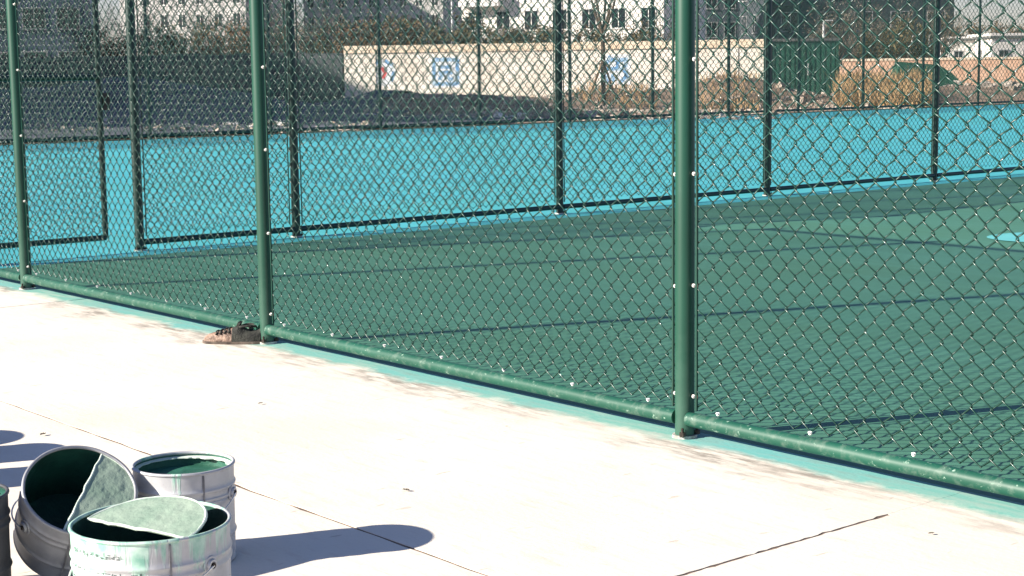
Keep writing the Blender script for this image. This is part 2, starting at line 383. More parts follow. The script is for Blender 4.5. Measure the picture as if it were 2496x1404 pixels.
nut_me = MB(); nut_me.prism([(.011 * math.cos(k * math.pi / 3), .011 * math.sin(k * math.pi / 3)) for k in range(6)], 0, .014); nut_me.lathe([(0, .03), (.005, .028), (.005, .01)], 8); nut_me = nut_me.mesh('anchor_nut', M['nut'])
bolt_me = MB(); bolt_me.lathe([(0, .011), (.0025, .011), (.0025, .006), (.0050, .006), (.0050, .0015), (.0068, .0015), (.0068, 0)], 10)
bolt_me = bolt_me.mesh('bolt', M['bolt'], True)
clip_me = MB().box((-.010, -.002, -.006), (.026, .002, .006)).mesh('clip', M['nut'])
CACHE = {}
dark_post_me = post_me.copy(); dark_post_me.materials[0] = M['darkpost']
def post_at(parent, x, y, along, bolts=True, plate=True):
    o = obj('post', post_me if bolts else dark_post_me, parent); o.location = (x, y, 0); o.rotation_euler = (0, 0, rng.uniform(0, 6))
    b = None
    if plate:
        p = obj('base_plate', plate_me, parent); p.location = (x, y, 0); p.rotation_euler = (0, 0, rng.uniform(0, 6))
        for sx, sy in ((-.036, -.024), (.034, -.026)):
            nn = obj('anchor_nut', nut_me, parent); nn.location = (x + sx, y + sy, .010)
    if bolts:
        a = Vector(along)
        for s_ in (-1, 1):
            for k in range(8):
                z = .145 + k * .384 + rng.uniform(-.006, .006)
                d = a * s_
                cl = obj('clip', clip_me, parent); cl.location = (x + d.x * .036, y + d.y * .036, z); cl.rotation_euler = (0, 0, math.atan2(d.y, d.x))
                bo = obj('bolt', bolt_me, parent)
                bo.location = (x + d.x * .044 + bolts[0] * .003, y + d.y * .044 + bolts[1] * .003, z)
                bo.rotation_euler = Vector((bolts[0], bolts[1], 0)).to_track_quat('Z', 'Y').to_euler()
def bay(parent, p0, p1, out, detail=True, rails=True, zb=.068):
    p0 = Vector(p0); p1 = Vector(p1); d = (p1 - p0); L_ = d.length; d.normalize(); ang = math.atan2(d.y, d.x)
    ML = L_ - .11; key = round(ML, 3)
    if key not in CACHE: CACHE[key] = chain_mesh(ML, FH - .16)
    c = obj('chain_link_mesh', CACHE[key], parent); c['kind'] = 'stuff'
    st = p0 + d * .055; c.location = (st.x + out[0] * -.004, st.y + out[1] * -.004, .105); c.rotation_euler = (0, 0, ang)
    k2 = '' if detail else 'far'
    def shared(k_, make):
        k_ += k2
        if (k_, key) not in CACHE: CACHE[k_, key] = make()
        return CACHE[k_, key]
    RR = .0255
    def rail_mesh():
        b = MB(); n = 24; pts_ = [(.030 + (L_ - .06) * i / n, .0015 * noise.noise(Vector((i * .7, 2, 0))), .002 * noise.noise(Vector((i * .6, 0, 0)))) for i in range(n + 1)]
        return b.tube(pts_, RR if detail else .022, 16).mesh('bottom_rail', M['rail'] if detail else M['darkpost'], True)
    o = obj('bottom_rail', shared('rail', rail_mesh), parent); o.location = (p0.x + out[0] * .010, p0.y + out[1] * .010, zb); o.rotation_euler = (0, 0, ang)
    o = obj('top_rail', shared('top', lambda: MB().tube([(.03, 0, 0), (L_ - .03, 0, 0)], .024, 12).mesh('top_rail', M['post'] if detail else M['darkpost'], True)), parent); o.location = (p0.x, p0.y, FH - .03); o.rotation_euler = (0, 0, ang)
    tb = shared('bar', lambda: MB().box((-.0035, -.0035, .10), (.0035, .0035, FH - .05)).mesh('tension_bar', M['wire']))
    for q in (.056, L_ - .056):
        o = obj('tension_bar', tb, parent); s_ = p0 + d * q; o.location = (s_.x, s_.y, 0); o.rotation_euler = (0, 0, ang)
    if detail:
        k = .157
        while k < L_ - .1:
            s_ = p0 + d * k
            bo = obj('bolt', bolt_me, parent); bo.location = (s_.x, s_.y, zb + RR + .010)
            bo.rotation_euler = Vector((out[0], out[1], .55)).to_track_quat('Z', 'Y').to_euler(); k += .40

fa = empty('chain_link_fence'); frame_obj(fa)
tag(fa, 'nearest green chain-link fence with round posts standing along the pale concrete', 'fence')
ys = [-2 * S, -S, 0, S, 2 * S, UB]
for i, y in enumerate(ys): post_at(fa, 0, y, (0, 1, 0), (-1, -.35))
for a, b_ in zip(ys[:-1], ys[1:]): bay(fa, (0, b_, 0), (0, a, 0), (-1, 0))
fb = empty('chain_link_fence'); frame_obj(fb)
tag(fb, 'middle chain-link fence between green court and cyan court, seen through the nearest one', 'fence')
xs = [1.50] + [(2.0363 + t) * S for t in range(-1, 6)]
for x in xs: post_at(fb, x, UB, (1, 0, 0), False)
for a, b_ in zip(xs[:-1], xs[1:]): bay(fb, (a, UB, 0), (b_, UB, 0), (0, -1), False, zb=.062)
fc = empty('chain_link_fence'); frame_obj(fc); fc.scale = (1, 1, 1.4)
tag(fc, 'farthest thin-looking chain-link fence on the far edge of the cyan court', 'fence')
xs = [16.72 + 2.755 * k for k in range(-6, 12)]
for x in xs: post_at(fc, x, UC - .06, (1, 0, 0), False, False)
for a, b_ in zip(xs[:-1], xs[1:]): bay(fc, (a, UC - .06, 0), (b_, UC - .06, 0), (0, -1), False, zb=.06)
# gate leaf beside the corner of the middle fence
gt = empty('fence_gate'); frame_obj(gt); tag(gt, 'narrow framed chain-link gate at the left end of the middle fence', 'gate')
gx0, gx1, gz0, gz1 = .10, 1.235, .115, 2.3
for nm, a, b_ in (('stile', (gx0, UB, gz0), (gx0, UB, gz1)), ('stile', (gx1, UB, gz0), (gx1, UB, gz1)), ('gate_rail', (gx0, UB, gz0), (gx1, UB, gz0)), ('gate_rail', (gx0, UB, gz1), (gx1, UB, gz1)), ('gate_rail', (gx0, UB, 1.25), (gx1, UB, 1.25))):
    MB().tube([a, b_], .021, 12).build(nm, M['darkpost'], gt, True)
c = obj('chain_link_mesh', chain_mesh(gx1 - gx0 - .05, gz1 - gz0 - .05), gt); c['kind'] = 'stuff'; c.location = (gx0 + .025, UB + .004, gz0 + .025)
MB().box((gx1 + .02, UB - .02, 1.02), (gx1 + .07, UB + .02, 1.14)).build('latch', M['nut'], gt)
for z in (.5, 1.9): MB().tube([(.045, UB, z - .05), (.045, UB, z + .05)], .016, 8).tube([(.045, UB, z), (.10, UB, z)], .009, 6).build('hinge', M['nut'], gt)

# ------------------------------------------------------------------ paint buckets
def half_disc(r, chord, n=28, jag=.012, seed=0):
    """half disc lying on +x of the local y axis, with a slightly torn cut"""
    a0 = math.asin(chord)
    P = [(r * math.cos(a), r * math.sin(a)) for a in [-math.pi / 2 + math.pi * k / n for k in range(n + 1)]]
    P = [(x + chord * 0, y) for x, y in P]
    cut = [(jag * r * noise.noise(Vector((seed, k * .8, 0))) * 3, r * .97 - 2 * r * .97 * k / 14) for k in range(1, 14)]
    return P + cut
def bucket(name, label, r, h, tin, taper=.96, lid=None, lid_tilt=0, lid_drop=.0, ear=None, seam=None, text=False, residue=True, level=.05, band=None):
    t = empty(name)
    def dent(b_):
        o_ = []
        for x_, y_, z_ in b_.v:
            a_ = math.atan2(y_, x_); k_ = 1 + .011 * noise.noise(Vector((math.cos(a_) * 1.6, math.sin(a_) * 1.6, z_ * 5 + r * 90))) + .004 * noise.noise(Vector((math.cos(a_) * 5, math.sin(a_) * 5, z_ * 18 + r * 50)))
            o_.append((x_ * k_, y_ * k_, z_))
        b_.v = o_; return b_
    w = .0016; b1 = h * .80; b2 = h * .30
    def rr(z): return r * (taper + (1 - taper) * z / h)
    prof = [(0, .006), (rr(0) - .004, .006), (rr(0), 0), (rr(0) + .002, .006)]
    for z in [h * k / 26 for k in range(1, 26)]:
        e_ = .0042 * math.exp(-((z - b1) / .006) ** 2) + .0038 * math.exp(-((z - b1 + .022) / .005) ** 2) + .0042 * math.exp(-((z - b2) / .006) ** 2)
        prof.append((rr(z) + e_, z))
    for zz in (b1, b1 - .022, b2):
        prof += [(rr(zz + q) + .0042 * math.exp(-(q / .006) ** 2), zz + q) for q in (-.006, -.003, 0, .003, .006)]
    prof = prof[:4] + sorted(prof[4:], key=lambda q: q[1])
    prof += [(r, h - .004)]
    dent(MB().lathe(prof, 72)).build('shell', tin, t, 'all')
    inn = [(r - w, h - .003), (r - w - .0005, h * .75), (rr(level) - w - .0006, level), (0, level)]
    dent(MB().lathe(inn, 72)).build('inner_coat', M['innerlit'] if residue == 'pale' else M['inner'], t, True)
    rim = [(r - .001 + .0045 * math.cos(a), h - .0015 + .0045 * math.sin(a)) for a in [2 * math.pi * k / 10 for k in range(11)]]
    dent(MB().lathe(rim, 72)).build('rim', tin, t, 'all')
    if seam is not None:
        a = seam; c_, s_ = math.cos(a), math.sin(a)
        Mx = Matrix.Translation((c_ * (r + .0025), s_ * (r + .0025), 0)) @ Matrix.Rotation(a, 4, 'Z')
        MB().box((-.0045, -.0022, .004), (.0010, .0022, h - .008), Mx).build('seam', M['seam'], t)
    if ear is not None:
        for k, a in enumerate((ear, ear + math.pi)):
            c_, s_ = math.cos(a), math.sin(a); Mx = Matrix.Translation((c_ * r, s_ * r, h - .072)) @ Matrix.Rotation(a, 4, 'Z') @ Matrix.Rotation(R(90), 4, 'Y')
            e_ = MB(); e_.lathe([(0, .004), (.019, .0035), (.021, 0)], 20); e_.lathe([(.006, .0045), (.008, .010), (.012, .010), (.014, .0045)], 16)
            e_.v = [tuple(Mx @ Vector(q)) for q in e_.v]
            eo = e_.build('ear', tin, t, True)
            kn = MB().lathe([(0, .014), (.005, .013), (.005, .004)], 10); kn.v = [tuple(Mx @ Vector(q)) for q in kn.v]; kn.build('rivet', M['nut'], eo, True)
        hp = []
        for k in range(25):
            q = math.pi * k / 24; px_, py_ = math.cos(q) * (r + .012), -math.sin(q) * (r + .012)
            hp.append((px_ * math.cos(ear) - py_ * math.sin(ear), px_ * math.sin(ear) + py_ * math.cos(ear), h - .072 - .085 * math.sin(q)))
        MB().tube(hp, .0022, 6).build('bail_handle', M['bolt'], t, True)
    if residue:
        V = []; F = []; n = 72
        for k in range(n):
            a = 2 * math.pi * k / n; d = .003 + .016 * abs(noise.noise(Vector((math.cos(a) * 5, math.sin(a) * 5, r * 40)))) + .006 * abs(noise.noise(Vector((math.cos(a) * 17, math.sin(a) * 17, 3))))
            for q, zz in ((r - .0025, h - .010), (r - .004 - d, h - .013), (r - .004 - d, h - .0155), (r - .0025, h - .017)): V.append((q * math.cos(a), q * math.sin(a), zz))
        for k in range(n):
            k2 = (k + 1) % n
            for i in range(4): F.append((k * 4 + i, k2 * 4 + i, k2 * 4 + (i + 1) % 4, k * 4 + (i + 1) % 4))
        MB().add(V, F).build('cut_lid_edge', M['skinedge'] if residue == 'pale' else M['innerlit'], t)
    if lid is not None:
        ang, off, rad = lid                            # direction of the covered side, chord offset, radius
        lo_ = empty_part = MB(); poly = half_disc(rad, 0, seed=r * 50)
        lo_.prism(poly, -.003, .003)
        lp = lo_.build('half_cut_lid', M['skin'], t)
        lp.matrix_local = Matrix.Translation((math.cos(ang) * off, math.sin(ang) * off, h - .012 - lid_drop)) @ Matrix.Rotation(ang, 4, 'Z') @ Matrix.Rotation(-lid_tilt, 4, 'Y')
        ed = MB(); pp = [(x, y, .002) for x, y in poly] + [(poly[0][0], poly[0][1], .002)]
        ed.tube(pp, [.0032 + .0022 * noise.noise(Vector((q[0] * 90, q[1] * 90, 2))) for q in pp], 6, False); ed.build('crusted_edge', M['skinedge'], lp, True)
    if band:
        for (a0, a1, z0, z1) in band:
            MB().lathe([(rr(z0) + .0008, z0), (rr(z1) + .0008, z1)], 12, a0, a1).build('printed_band', M['yellow'], t)
    if text:
        rg = random.Random(9); tb = MB()
        for row, (z, sz, a0, a1) in enumerate(((h - .032, .011, -2.55, -1.75), (h - .076, .017, -2.70, -1.42), (h - .100, .014, -2.70, -1.35), (h - .13, .02, -2.6, -1.4))):
            a = a0
            while a < a1:
                for _ in range(7):
                    hor = rg.random() < .55; cx = rg.uniform(-.42, .42) * sz; cz = rg.uniform(-.42, .42) * sz; ln_ = rg.uniform(.3, .8) * sz
                    hw, hh = (ln_ / 2, sz * .05) if hor else (sz * .055, ln_ / 2)
                    ca = a + cx / r; rz_ = rr(z) + .0012
                    q = [(ca - hw / r, z + cz - hh), (ca + hw / r, z + cz - hh), (ca + hw / r, z + cz + hh), (ca - hw / r, z + cz + hh)]
                    tb.add([(rz_ * math.cos(s_), rz_ * math.sin(s_), zz) for s_, zz in q], [(0, 1, 2, 3)])
                a += sz * 1.25 / r
        dent(tb).build('printed_text', M['ink'], t)
    tag(t, label, 'bucket', 'metal paint buckets on the concrete'); return t

p_ = gnd(368, 1270, .295)
fbk = bucket('paint_bucket', 'wide tin bucket in front with pale green half lid and runs of paint', .1725, .295, M['tin_drip'], .97, (R(57), -.043, .152), R(13), -.004,
             ear=R(-90 + 57), seam=R(-90 + 25), text=True, residue=False, level=.06)
fbk.location = (p_.x, p_.y, 0)
p_ = gnd(447, 1129, .258)
rb = bucket('paint_bucket', 'upright open tin bucket casting the long shadow, yellow print on its side', .131, .258, M['tin'], .97, None, ear=R(-90 + 78), seam=R(-90 + 33), residue='pale', level=.222,
            band=[(R(-130), R(-96), .165, .182), (R(-88), R(-70), .165, .182)])
rb.location = (p_.x, p_.y, 0)
# bucket leaning towards the wide one
N_ = Vector((.33128, -.53509, .77713)); E1_ = Vector((.92941, .04311, -.36651)); E2_ = N_.cross(E1_)
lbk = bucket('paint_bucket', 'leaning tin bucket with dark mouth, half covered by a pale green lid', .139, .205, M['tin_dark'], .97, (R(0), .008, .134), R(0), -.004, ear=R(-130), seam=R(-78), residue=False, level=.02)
Rm = Matrix((E1_, E2_, N_)).transposed()
rimc = gnd(196, 1195, .242); org = rimc - N_ * .205
low = min((Rm @ Vector((.135 * math.cos(a), .135 * math.sin(a), 0))).z for a in [k * .1 for k in range(63)])
org.z = -low
Mx = Rm.to_4x4(); Mx.translation = org; lbk.matrix_world = Mx
p_ = gnd(20, 1200, .26)
eb = bucket('paint_bucket', 'tin bucket with shade in its dark colour, cut off by the left edge of the picture', .132, .26, M['tin_black'], .97, None, ear=R(-40), seam=R(-60), residue=True, level=.05)
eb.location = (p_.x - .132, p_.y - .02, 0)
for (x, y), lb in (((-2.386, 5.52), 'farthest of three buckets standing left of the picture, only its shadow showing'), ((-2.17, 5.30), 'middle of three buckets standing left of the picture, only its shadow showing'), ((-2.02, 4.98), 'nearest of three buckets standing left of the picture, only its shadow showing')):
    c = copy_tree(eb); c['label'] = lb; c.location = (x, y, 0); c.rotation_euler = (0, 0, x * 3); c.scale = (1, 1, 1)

# ------------------------------------------------------------------ shoe by the post
def shoe():
    t = empty('worn_shoe'); tag(t, 'worn brown and dark shoe lying beside the middle post', 'shoe')
    Lh = .285
    def sect(s_):                                      # s 0 toe .. 1 heel : half width, height
        w_ = .030 + .020 * math.sin(min(1, s_ * 1.9) * math.pi / 2) - .010 * max(0, (s_ - .35)) - .010 * max(0, s_ - .85) / .15
        if s_ < .09: w_ *= math.sqrt(max(.05, s_ / .09)) * .85 + .15
        return w_
    def top(s_):
        if s_ < .10: return .016 + .034 * math.sqrt(s_ / .10)
        if s_ < .45: return .050 + (s_ - .10) * .078
        if s_ < .60: return .077 + (s_ - .45) * .15
        return .0995 - .055 * math.sin((s_ - .6) / .4 * math.pi) * .55 - .012 * (s_ - .6)
    b = MB(); n = 26; k = 14; V = []; F = []
    for i in range(n + 1):
        s_ = i / n; w_ = sect(s_); h_ = top(s_)
        for j in range(k + 1):
            a = math.pi * j / k; cc = math.cos(a); ss = math.sin(a)
            yy = w_ * (abs(cc) ** .75) * (1 if cc > 0 else -1); zz = .012 + (h_ - .012) * ss ** .6
            V.append((-Lh / 2 + Lh * s_ + .003 * noise.noise(Vector((s_ * 9, a * 2, 1))), yy + .004 * noise.noise(Vector((s_ * 7, a * 2, 4))), zz + .004 * noise.noise(Vector((s_ * 11, a * 3, 7)))))
    toe = [f for f in range(0)]
    for i in range(n):
        for j in range(k):
            F.append((i * (k + 1) + j, i * (k + 1) + j + 1, (i + 1) * (k + 1) + j + 1, (i + 1) * (k + 1) + j))
    F.append(tuple(range(k, -1, -1))); F.append(tuple(n * (k + 1) + j for j in range(k + 1)))
    front = MB().add(V, [f for f in F if max(f) < 13 * (k + 1) + k + 1]).build('toe_upper', M['leather'], t, 'all')
    rear = MB().add(V, [f for f in F if max(f) >= 13 * (k + 1) + k + 1]).build('heel_upper', M['leather2'], t, 'all')
    so = []
    for i in range(n + 1): so.append((-Lh / 2 - .004 + (Lh + .008) * i / n, -(sect(i / n) + .005)))
    for i in range(n, -1, -1): so.append((-Lh / 2 - .004 + (Lh + .008) * i / n, sect(i / n) + .005))
    MB().prism(so, .001, .014).build('sole', M['sole'], t)
    for s_ in (.24, .31, .38, .45):
        w_ = sect(s_); h_ = top(s_); P = []
        for j in range(9):
            a = math.pi * (.16 + .68 * j / 8); P.append((-Lh / 2 + Lh * s_ + .004 * math.sin(j * 2), (w_ + .004) * math.cos(a), .022 + (h_ - .016) * math.sin(a) ** .6))
        MB().tube(P, .0042, 6).build('lace', M['leather2'], t, True)
    col_ = []
    for j in range(25):
        a = 2 * math.pi * j / 24; col_.append((-Lh / 2 + Lh * (.72 + .15 * math.cos(a)), .030 * math.sin(a), .096 + .004 * math.cos(a) - .010 * math.cos(a) ** 2))
    MB().tube(col_, .0065, 6, False).build('collar', M['leather2'], t, True)
    tg = MB().box((-.012, -.022, 0), (.0, .022, .050)); Mt = Matrix.Translation((.018, 0, .066)) @ Matrix.Rotation(R(24), 4, 'Y'); tg.v = [tuple(Mt @ Vector(q)) for q in tg.v]
    tg.build('tongue', M['leather2'], t)
    return t
sh = shoe(); p_ = gnd(570, 836); sh.location = (p_.x, p_.y + .01, 0); sh.rotation_euler = (0, 0, R(-5)); sh.scale = (1.02, 1.05, .88)

# scraps on the concrete
def scrap(px, py, ln_, label, rot):
    p = gnd(px, py); b = MB(); n = 8
    V = [(ln_ * (-.5 + k / n), .28 * ln_ * math.sin(math.pi * k / n) * s_, .004 + .10 * ln_ * abs(s_) + .1 * ln_ * math.sin(k * 1.3) ** 2) for s_ in (-1, 0, 1) for k in range(n + 1)]
    F = [(r_ * (n + 1) + k, r_ * (n + 1) + k + 1, (r_ + 1) * (n + 1) + k + 1, (r_ + 1) * (n + 1) + k) for r_ in range(2) for k in range(n)]
    o = b.add(V, F).build('dry_leaf', M['leaf']); o.location = (p.x, p.y, 0); o.rotation_euler = (0, 0, rot)
    tag(o, label, 'leaf', 'dry leaf scraps on the concrete')
scrap(105, 1062, .030, 'dark curled leaf scrap above the leaning bucket', 1.1)
scrap(990, 1198, .024, 'small dark leaf scrap in the open middle of the concrete', -.4)
scrap(2270, 1304, .018, 'tiny dark leaf scrap near the lower right corner', .3)
scrap(635, 986, .022, 'thin leaf scrap on the concrete in front of the shoe', .8)
scrap(1235, 1042, .010, 'speck of dark leaf below the paint line left of the tallest post', .2)

# ------------------------------------------------------------------ perimeter wall, hoarding
def wall_frame(p0, p1):
    d = (p1 - p0); L_ = d.length; e_ = empty('e', p0, math.atan2(d.y, d.x)); return e_, L_
p0 = at(840, 200, 69); p1 = at(1868, 200, 64.4); p0.z = p1.z = -.05
w, L_ = wall_frame(p0, p1); w.name = 'perimeter_wall'; tag(w, 'sunlit white perimeter wall with cream coping and blue painted characters', 'wall')
MB().box((0, 0, 0), (L_, .24, 2.06)).build('wall_body', M['white'], w)
n = 9
for k in range(n): MB().box((L_ * k / n + .008, -.06, 2.06), (L_ * (k + 1) / n - .008, .30, 2.36)).build('coping', M['coping'], w)
for k in range(7): MB().box((L_ * (k + .5) / 7 - .15, -.035, 0), (L_ * (k + .5) / 7 + .15, -.003, 2.057)).build('pilaster', M['white'], w) if k in (0, 6) else None
def on_wall(px): return (px - 840) / 1028 * L_
def strokes(parent, cx, cz, size, segs, mt, name='painted_character', y=-.006, wd=.075):
    b = MB()
    for (xa, za, xb, zb_) in segs:
        a = Vector((cx + xa * size, 0, cz + za * size)); c_ = Vector((cx + xb * size, 0, cz + zb_ * size)); d = (c_ - a); q = Vector((-d.z, 0, d.x)).normalized() * wd * size
        b.add([a + q + Vector((0, y, 0)), a - q + Vector((0, y, 0)), c_ - q + Vector((0, y, 0)), c_ + q + Vector((0, y, 0))], [(0, 1, 2, 3)])
    return b.build(name, mt, parent)
for px, segs in ((1100, [(-.5, .5, -.5, -.5), (-.5, .5, .5, .5), (.5, .5, .5, -.5), (-.5, -.48, .5, -.48), (-.25, .2, .25, .2), (-.3, -.02, .3, -.02), (-.1, -.02, -.28, -.32), (.1, -.02, .1, -.3), (.1, -.3, .32, -.3)]),
                 (1516, [(-.2, .55, -.5, .05), (-.25, .4, .5, .4), (.1, .42, .1, .12), (.42, .3, .42, .1), (-.4, .05, .35, .05), (.35, .05, .5, -.35), (.48, -.2, .15, -.55), (-.45, -.2, -.25, -.5), (-.1, -.15, -.1, -.45)])):
    bx = on_wall(px); MB().box((bx - .62, -.0035, .62), (bx + .62, -.001, 1.84)).build('painted_square', M['pale'], w)
    strokes(w, bx, 1.24, 1.0, segs, M['blue'], y=-.007)
bx = on_wall(940)
b = MB(); b.add([(bx + .55 * math.cos(a), -.004, 1.24 + .55 * math.sin(a)) for a in [-2 * math.pi * k / 28 for k in range(28)]], [tuple(range(28))]); b.build('painted_emblem', M['pale'], w)
strokes(w, bx, 1.24, 1.0, [(-.45, .35, -.1, .5), (.1, .5, .45, .3), (-.5, .1, -.4, -.25), (.5, .05, .35, -.35)], M['blue'], y=-.008)
strokes(w, bx, 1.24, 1.0, [(-.05, .22, .12, -.02), (.12, .02, -.02, -.22)], M['red'], 'painted_red_mark', y=-.010)
q0 = at(-320, 200, 74); q1 = at(836, 200, 69.1); q0.z = q1.z = -.05
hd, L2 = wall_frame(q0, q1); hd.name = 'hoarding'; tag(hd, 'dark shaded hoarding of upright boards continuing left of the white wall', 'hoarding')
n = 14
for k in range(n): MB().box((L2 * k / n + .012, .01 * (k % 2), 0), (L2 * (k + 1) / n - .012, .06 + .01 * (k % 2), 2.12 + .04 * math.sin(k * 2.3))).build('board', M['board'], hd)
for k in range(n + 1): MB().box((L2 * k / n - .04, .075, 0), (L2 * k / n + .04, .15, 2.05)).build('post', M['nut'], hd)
q0 = at(2046, 200, 100); q1 = at(2760, 200, 96); q0.z = q1.z = -.05
tw, L3 = wall_frame(q0, q1); tw.name = 'brick_wall'; tag(tw, 'low peach brick wall far behind the dry weeds at right', 'wall')
MB().box((0, 0, 0), (L3, .24, 1.55)).build('wall_body', M['tanwall'], tw)
for k in range(12): MB().box((L3 * k / 12 + .01, -.05, 1.55), (L3 * (k + 1) / 12 - .01, .29, 1.68)).build('coping', M['coping'], tw)

# ------------------------------------------------------------------ buildings
pane_cache = {}
def building(name, label, p, rz, width, depth, floors, fh, wallm, cols, win, trim=None, sidecols=0, balcony=(), parapet=.6, ground_h=.5):
    t = empty(name, p, rz); H_ = floors * fh + ground_h
    MB().box((0, 0, -.1), (width, depth, H_)).build('wall', wallm, t)
    rf = MB().box((-.15, -.15, H_), (width + .15, depth + .15, H_ + .18)).build('roof', M['roofing'], t)
    pb = MB(); th = .2
    for lo, hi in (((-.15, -.15), (width + .15, th - .15)), ((-.15, depth + .15 - th), (width + .15, depth + .15)), ((-.15, th - .15), (th - .15, depth + .15 - th)), ((width + .15 - th, th - .15), (width + .15, depth + .15 - th))):
        pb.box((lo[0], lo[1], H_ + .18), (hi[0], hi[1], H_ + .18 + parapet))
    pb.build('parapet', wallm, rf)
    ww, wh, sill = win; key = (name, ww, wh)
    if key not in pane_cache:
        f_ = MB(); e_ = .07
        f_.box((-ww / 2 - e_, -.05, -e_), (ww / 2 + e_, -.001, 0)).box((-ww / 2 - e_, -.05, wh), (ww / 2 + e_, -.001, wh + e_)).box((-ww / 2 - e_, -.05, 0), (-ww / 2, -.001, wh)).box((ww / 2, -.05, 0), (ww / 2 + e_, -.001, wh)).box((-.03, -.045, 0), (.03, -.001, wh)).box((-ww / 2 - e_ - .05, -.12, -e_ - .06), (ww / 2 + e_ + .05, -.001, -e_))
        g_ = MB().box((-ww / 2, -.03, 0), (ww / 2, -.004, wh))
        pane_cache[key] = (f_.mesh('window', M['frame'] if trim is None else trim), g_.mesh('pane', M['glass']))
    fm, gm = pane_cache[key]
    def window(x, y, z, ang):
        o = obj('window', fm, t); o.location = (x, y, z); o.rotation_euler = (0, 0, ang); obj('pane', gm, o)
    for f_ in range(floors):
        z = ground_h + f_ * fh + sill
        for c_ in range(cols): window(width * (c_ + .5) / cols, 0, z, 0)
        for c_ in range(sidecols): window(0, depth * (c_ + .5) / sidecols, z, R(-90))
    for (x0, x1) in balcony:
        for f_ in range(floors):
            z = ground_h + f_ * fh
            bo = MB().box((x0, -1.25, z - .12), (x1, -.003, z)).build('balcony', trim or wallm, t)
            rl = MB(); rl.box((x0, -1.25, z + .9), (x1, -1.17, z + 1.05)); rl.box((x0, -1.25, z), (x0 + .08, -.003, z + 1.05)); rl.box((x1 - .08, -1.25, z), (x1, -.003, z + 1.05)); rl.box((x0 + .08, -1.25, z + .003), (x1 - .08, -1.20, z + .55)); rl.build('balcony_front', trim or wallm, bo)
    return tag(t, label, 'building')
def gpos(px, Y): p = at(px, 200, Y); p.z = 0; return p
building('apartment_building', 'sunlit white apartment block with balconies behind the white wall', gpos(1128, 138), R(-24), 17.6, 11, 5, 3.0, M['apart'], 7, (1.15, 1.5, .95), M['stripe'], 4, balcony=((.3, 3.9),))
building('apartment_building', 'grey apartment block with white window trim above the dark hoarding', gpos(300, 215), R(-18), 18, 13, 6, 2.9, M['grey'], 7, (1.0, 1.6, .8), M['stripe'], 4)
building('apartment_building', 'grey apartment block with ladder-like windows, left of the white one', gpos(745, 230), R(-18), 20.5, 13, 6, 2.9, M['grey'], 9, (.9, 1.7, .7), M['stripe'], 4)
building('apartment_building', 'narrow dark grey block close beside the white apartment building', gpos(1620, 205), R(-2), 4.5, 12, 6, 3.0, M['grey'], 2, (1.0, 1.6, .9), M['stripe'], 3)
building('office_building', 'building with shade in its slate colour, rows of windows right of the tallest post', gpos(1712, 176), R(4), 13.6, 12, 5, 3.0, M['slate'], 7, (1.1, 1.5, .9), None, 3)
building('office_building', 'block with shade in its near-black colour and a white balcony above the green container', gpos(1880, 150), R(6), 17.0, 12, 5, 3.1, M['board'], 5, (1.6, 1.6, .8), None, 3, balcony=((.25, 1.6),))  # shade on this front comes from the dark board colour
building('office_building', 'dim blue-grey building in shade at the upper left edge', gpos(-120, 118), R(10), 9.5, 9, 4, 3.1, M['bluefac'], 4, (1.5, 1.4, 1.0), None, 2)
building('low_house', 'left one of two low white houses beyond the brick wall', gpos(2310, 128), R(-4), 3.1, 5, 1, 2.9, M['apart'], 2, (.6, .8, 1.3), M['frame'], 1, parapet=.15, ground_h=.1)
building('low_house', 'right one of two low white houses beyond the brick wall', gpos(2415, 124), R(3), 5.6, 5, 1, 3.0, M['apart'], 3, (.7, .8, 1.3), M['frame'], 1, parapet=.2, ground_h=.1)
# block left of the picture whose long shade lies on the dark ground
e0 = Vector((-.315, .949, 0)); q0 = Vector((-45.9, 26.0, 0))
building('apartment_building', 'tall block outside the picture at left whose shade covers the dark ground', q0 + e0 * 78, math.atan2(-e0.y, -e0.x), 78, -12, 8, 3.0, M['grey'], 12, (1.4, 1.6, .9), M['stripe'], 0)

# ------------------------------------------------------------------ container, tarpaulin, poles
t = empty('storage_container', gpos(1876, 63.6), R(2)); tag(t, 'dark green sheet-metal container at the right end of the white wall', 'container')
MB().box((0, .05, .12), (2.62, 2.3, 2.18)).build('shell', M['container'], t)
for k in range(13): MB().box((.06 + k * .195, 0, .2), (.06 + k * .195 + .11, .047, 2.1)).build('rib', M['container'], t)
for x in (-.03, 1.27, 2.57): MB().box((x, -.025, .0), (x + .08, .045, 2.2)).build('corner_post', M['tarp'], t)
MB().box((-.06, -.05, 2.203), (2.68, 2.36, 2.30)).build('roof', M['roofing'], t)
MB().box((0, .05, .0), (2.62, 2.3, .117)).build('skid', M['nut'], t)
for x in (1.12, 1.45): MB().box((x, -.055, .9), (x + .035, -.026, 1.35)).build('handle', M['pole'], t)

tp = [(2190, 150), (2286, 158), (2318, 176), (2352, 209), (2300, 216), (2285, 223), (2240, 226), (2190, 226)]
V = []; F = []
for k, Yk in enumerate((75, 75.6, 76.6)):
    for x, y in tp:
        q = at(x, y, 75); q.y = Yk; q.z = max(-.03, q.z * (1, .98, .55)[k]); q.x += .04 * noise.noise(Vector((x * .1, k, 0))); V.append(q)
n = len(tp); F.append(tuple(range(n - 1, -1, -1))); F.append(tuple(range(2 * n, 3 * n)))
for k in range(2): F += [(k * n + i, k * n + (i + 1) % n, (k + 1) * n + (i + 1) % n, (k + 1) * n + i) for i in range(n)]
o = MB().add(V, F).build('tarpaulin_heap', M['tarp']); tag(o, 'dark green tarpaulin over a sloping heap behind the dry weeds', 'tarpaulin')

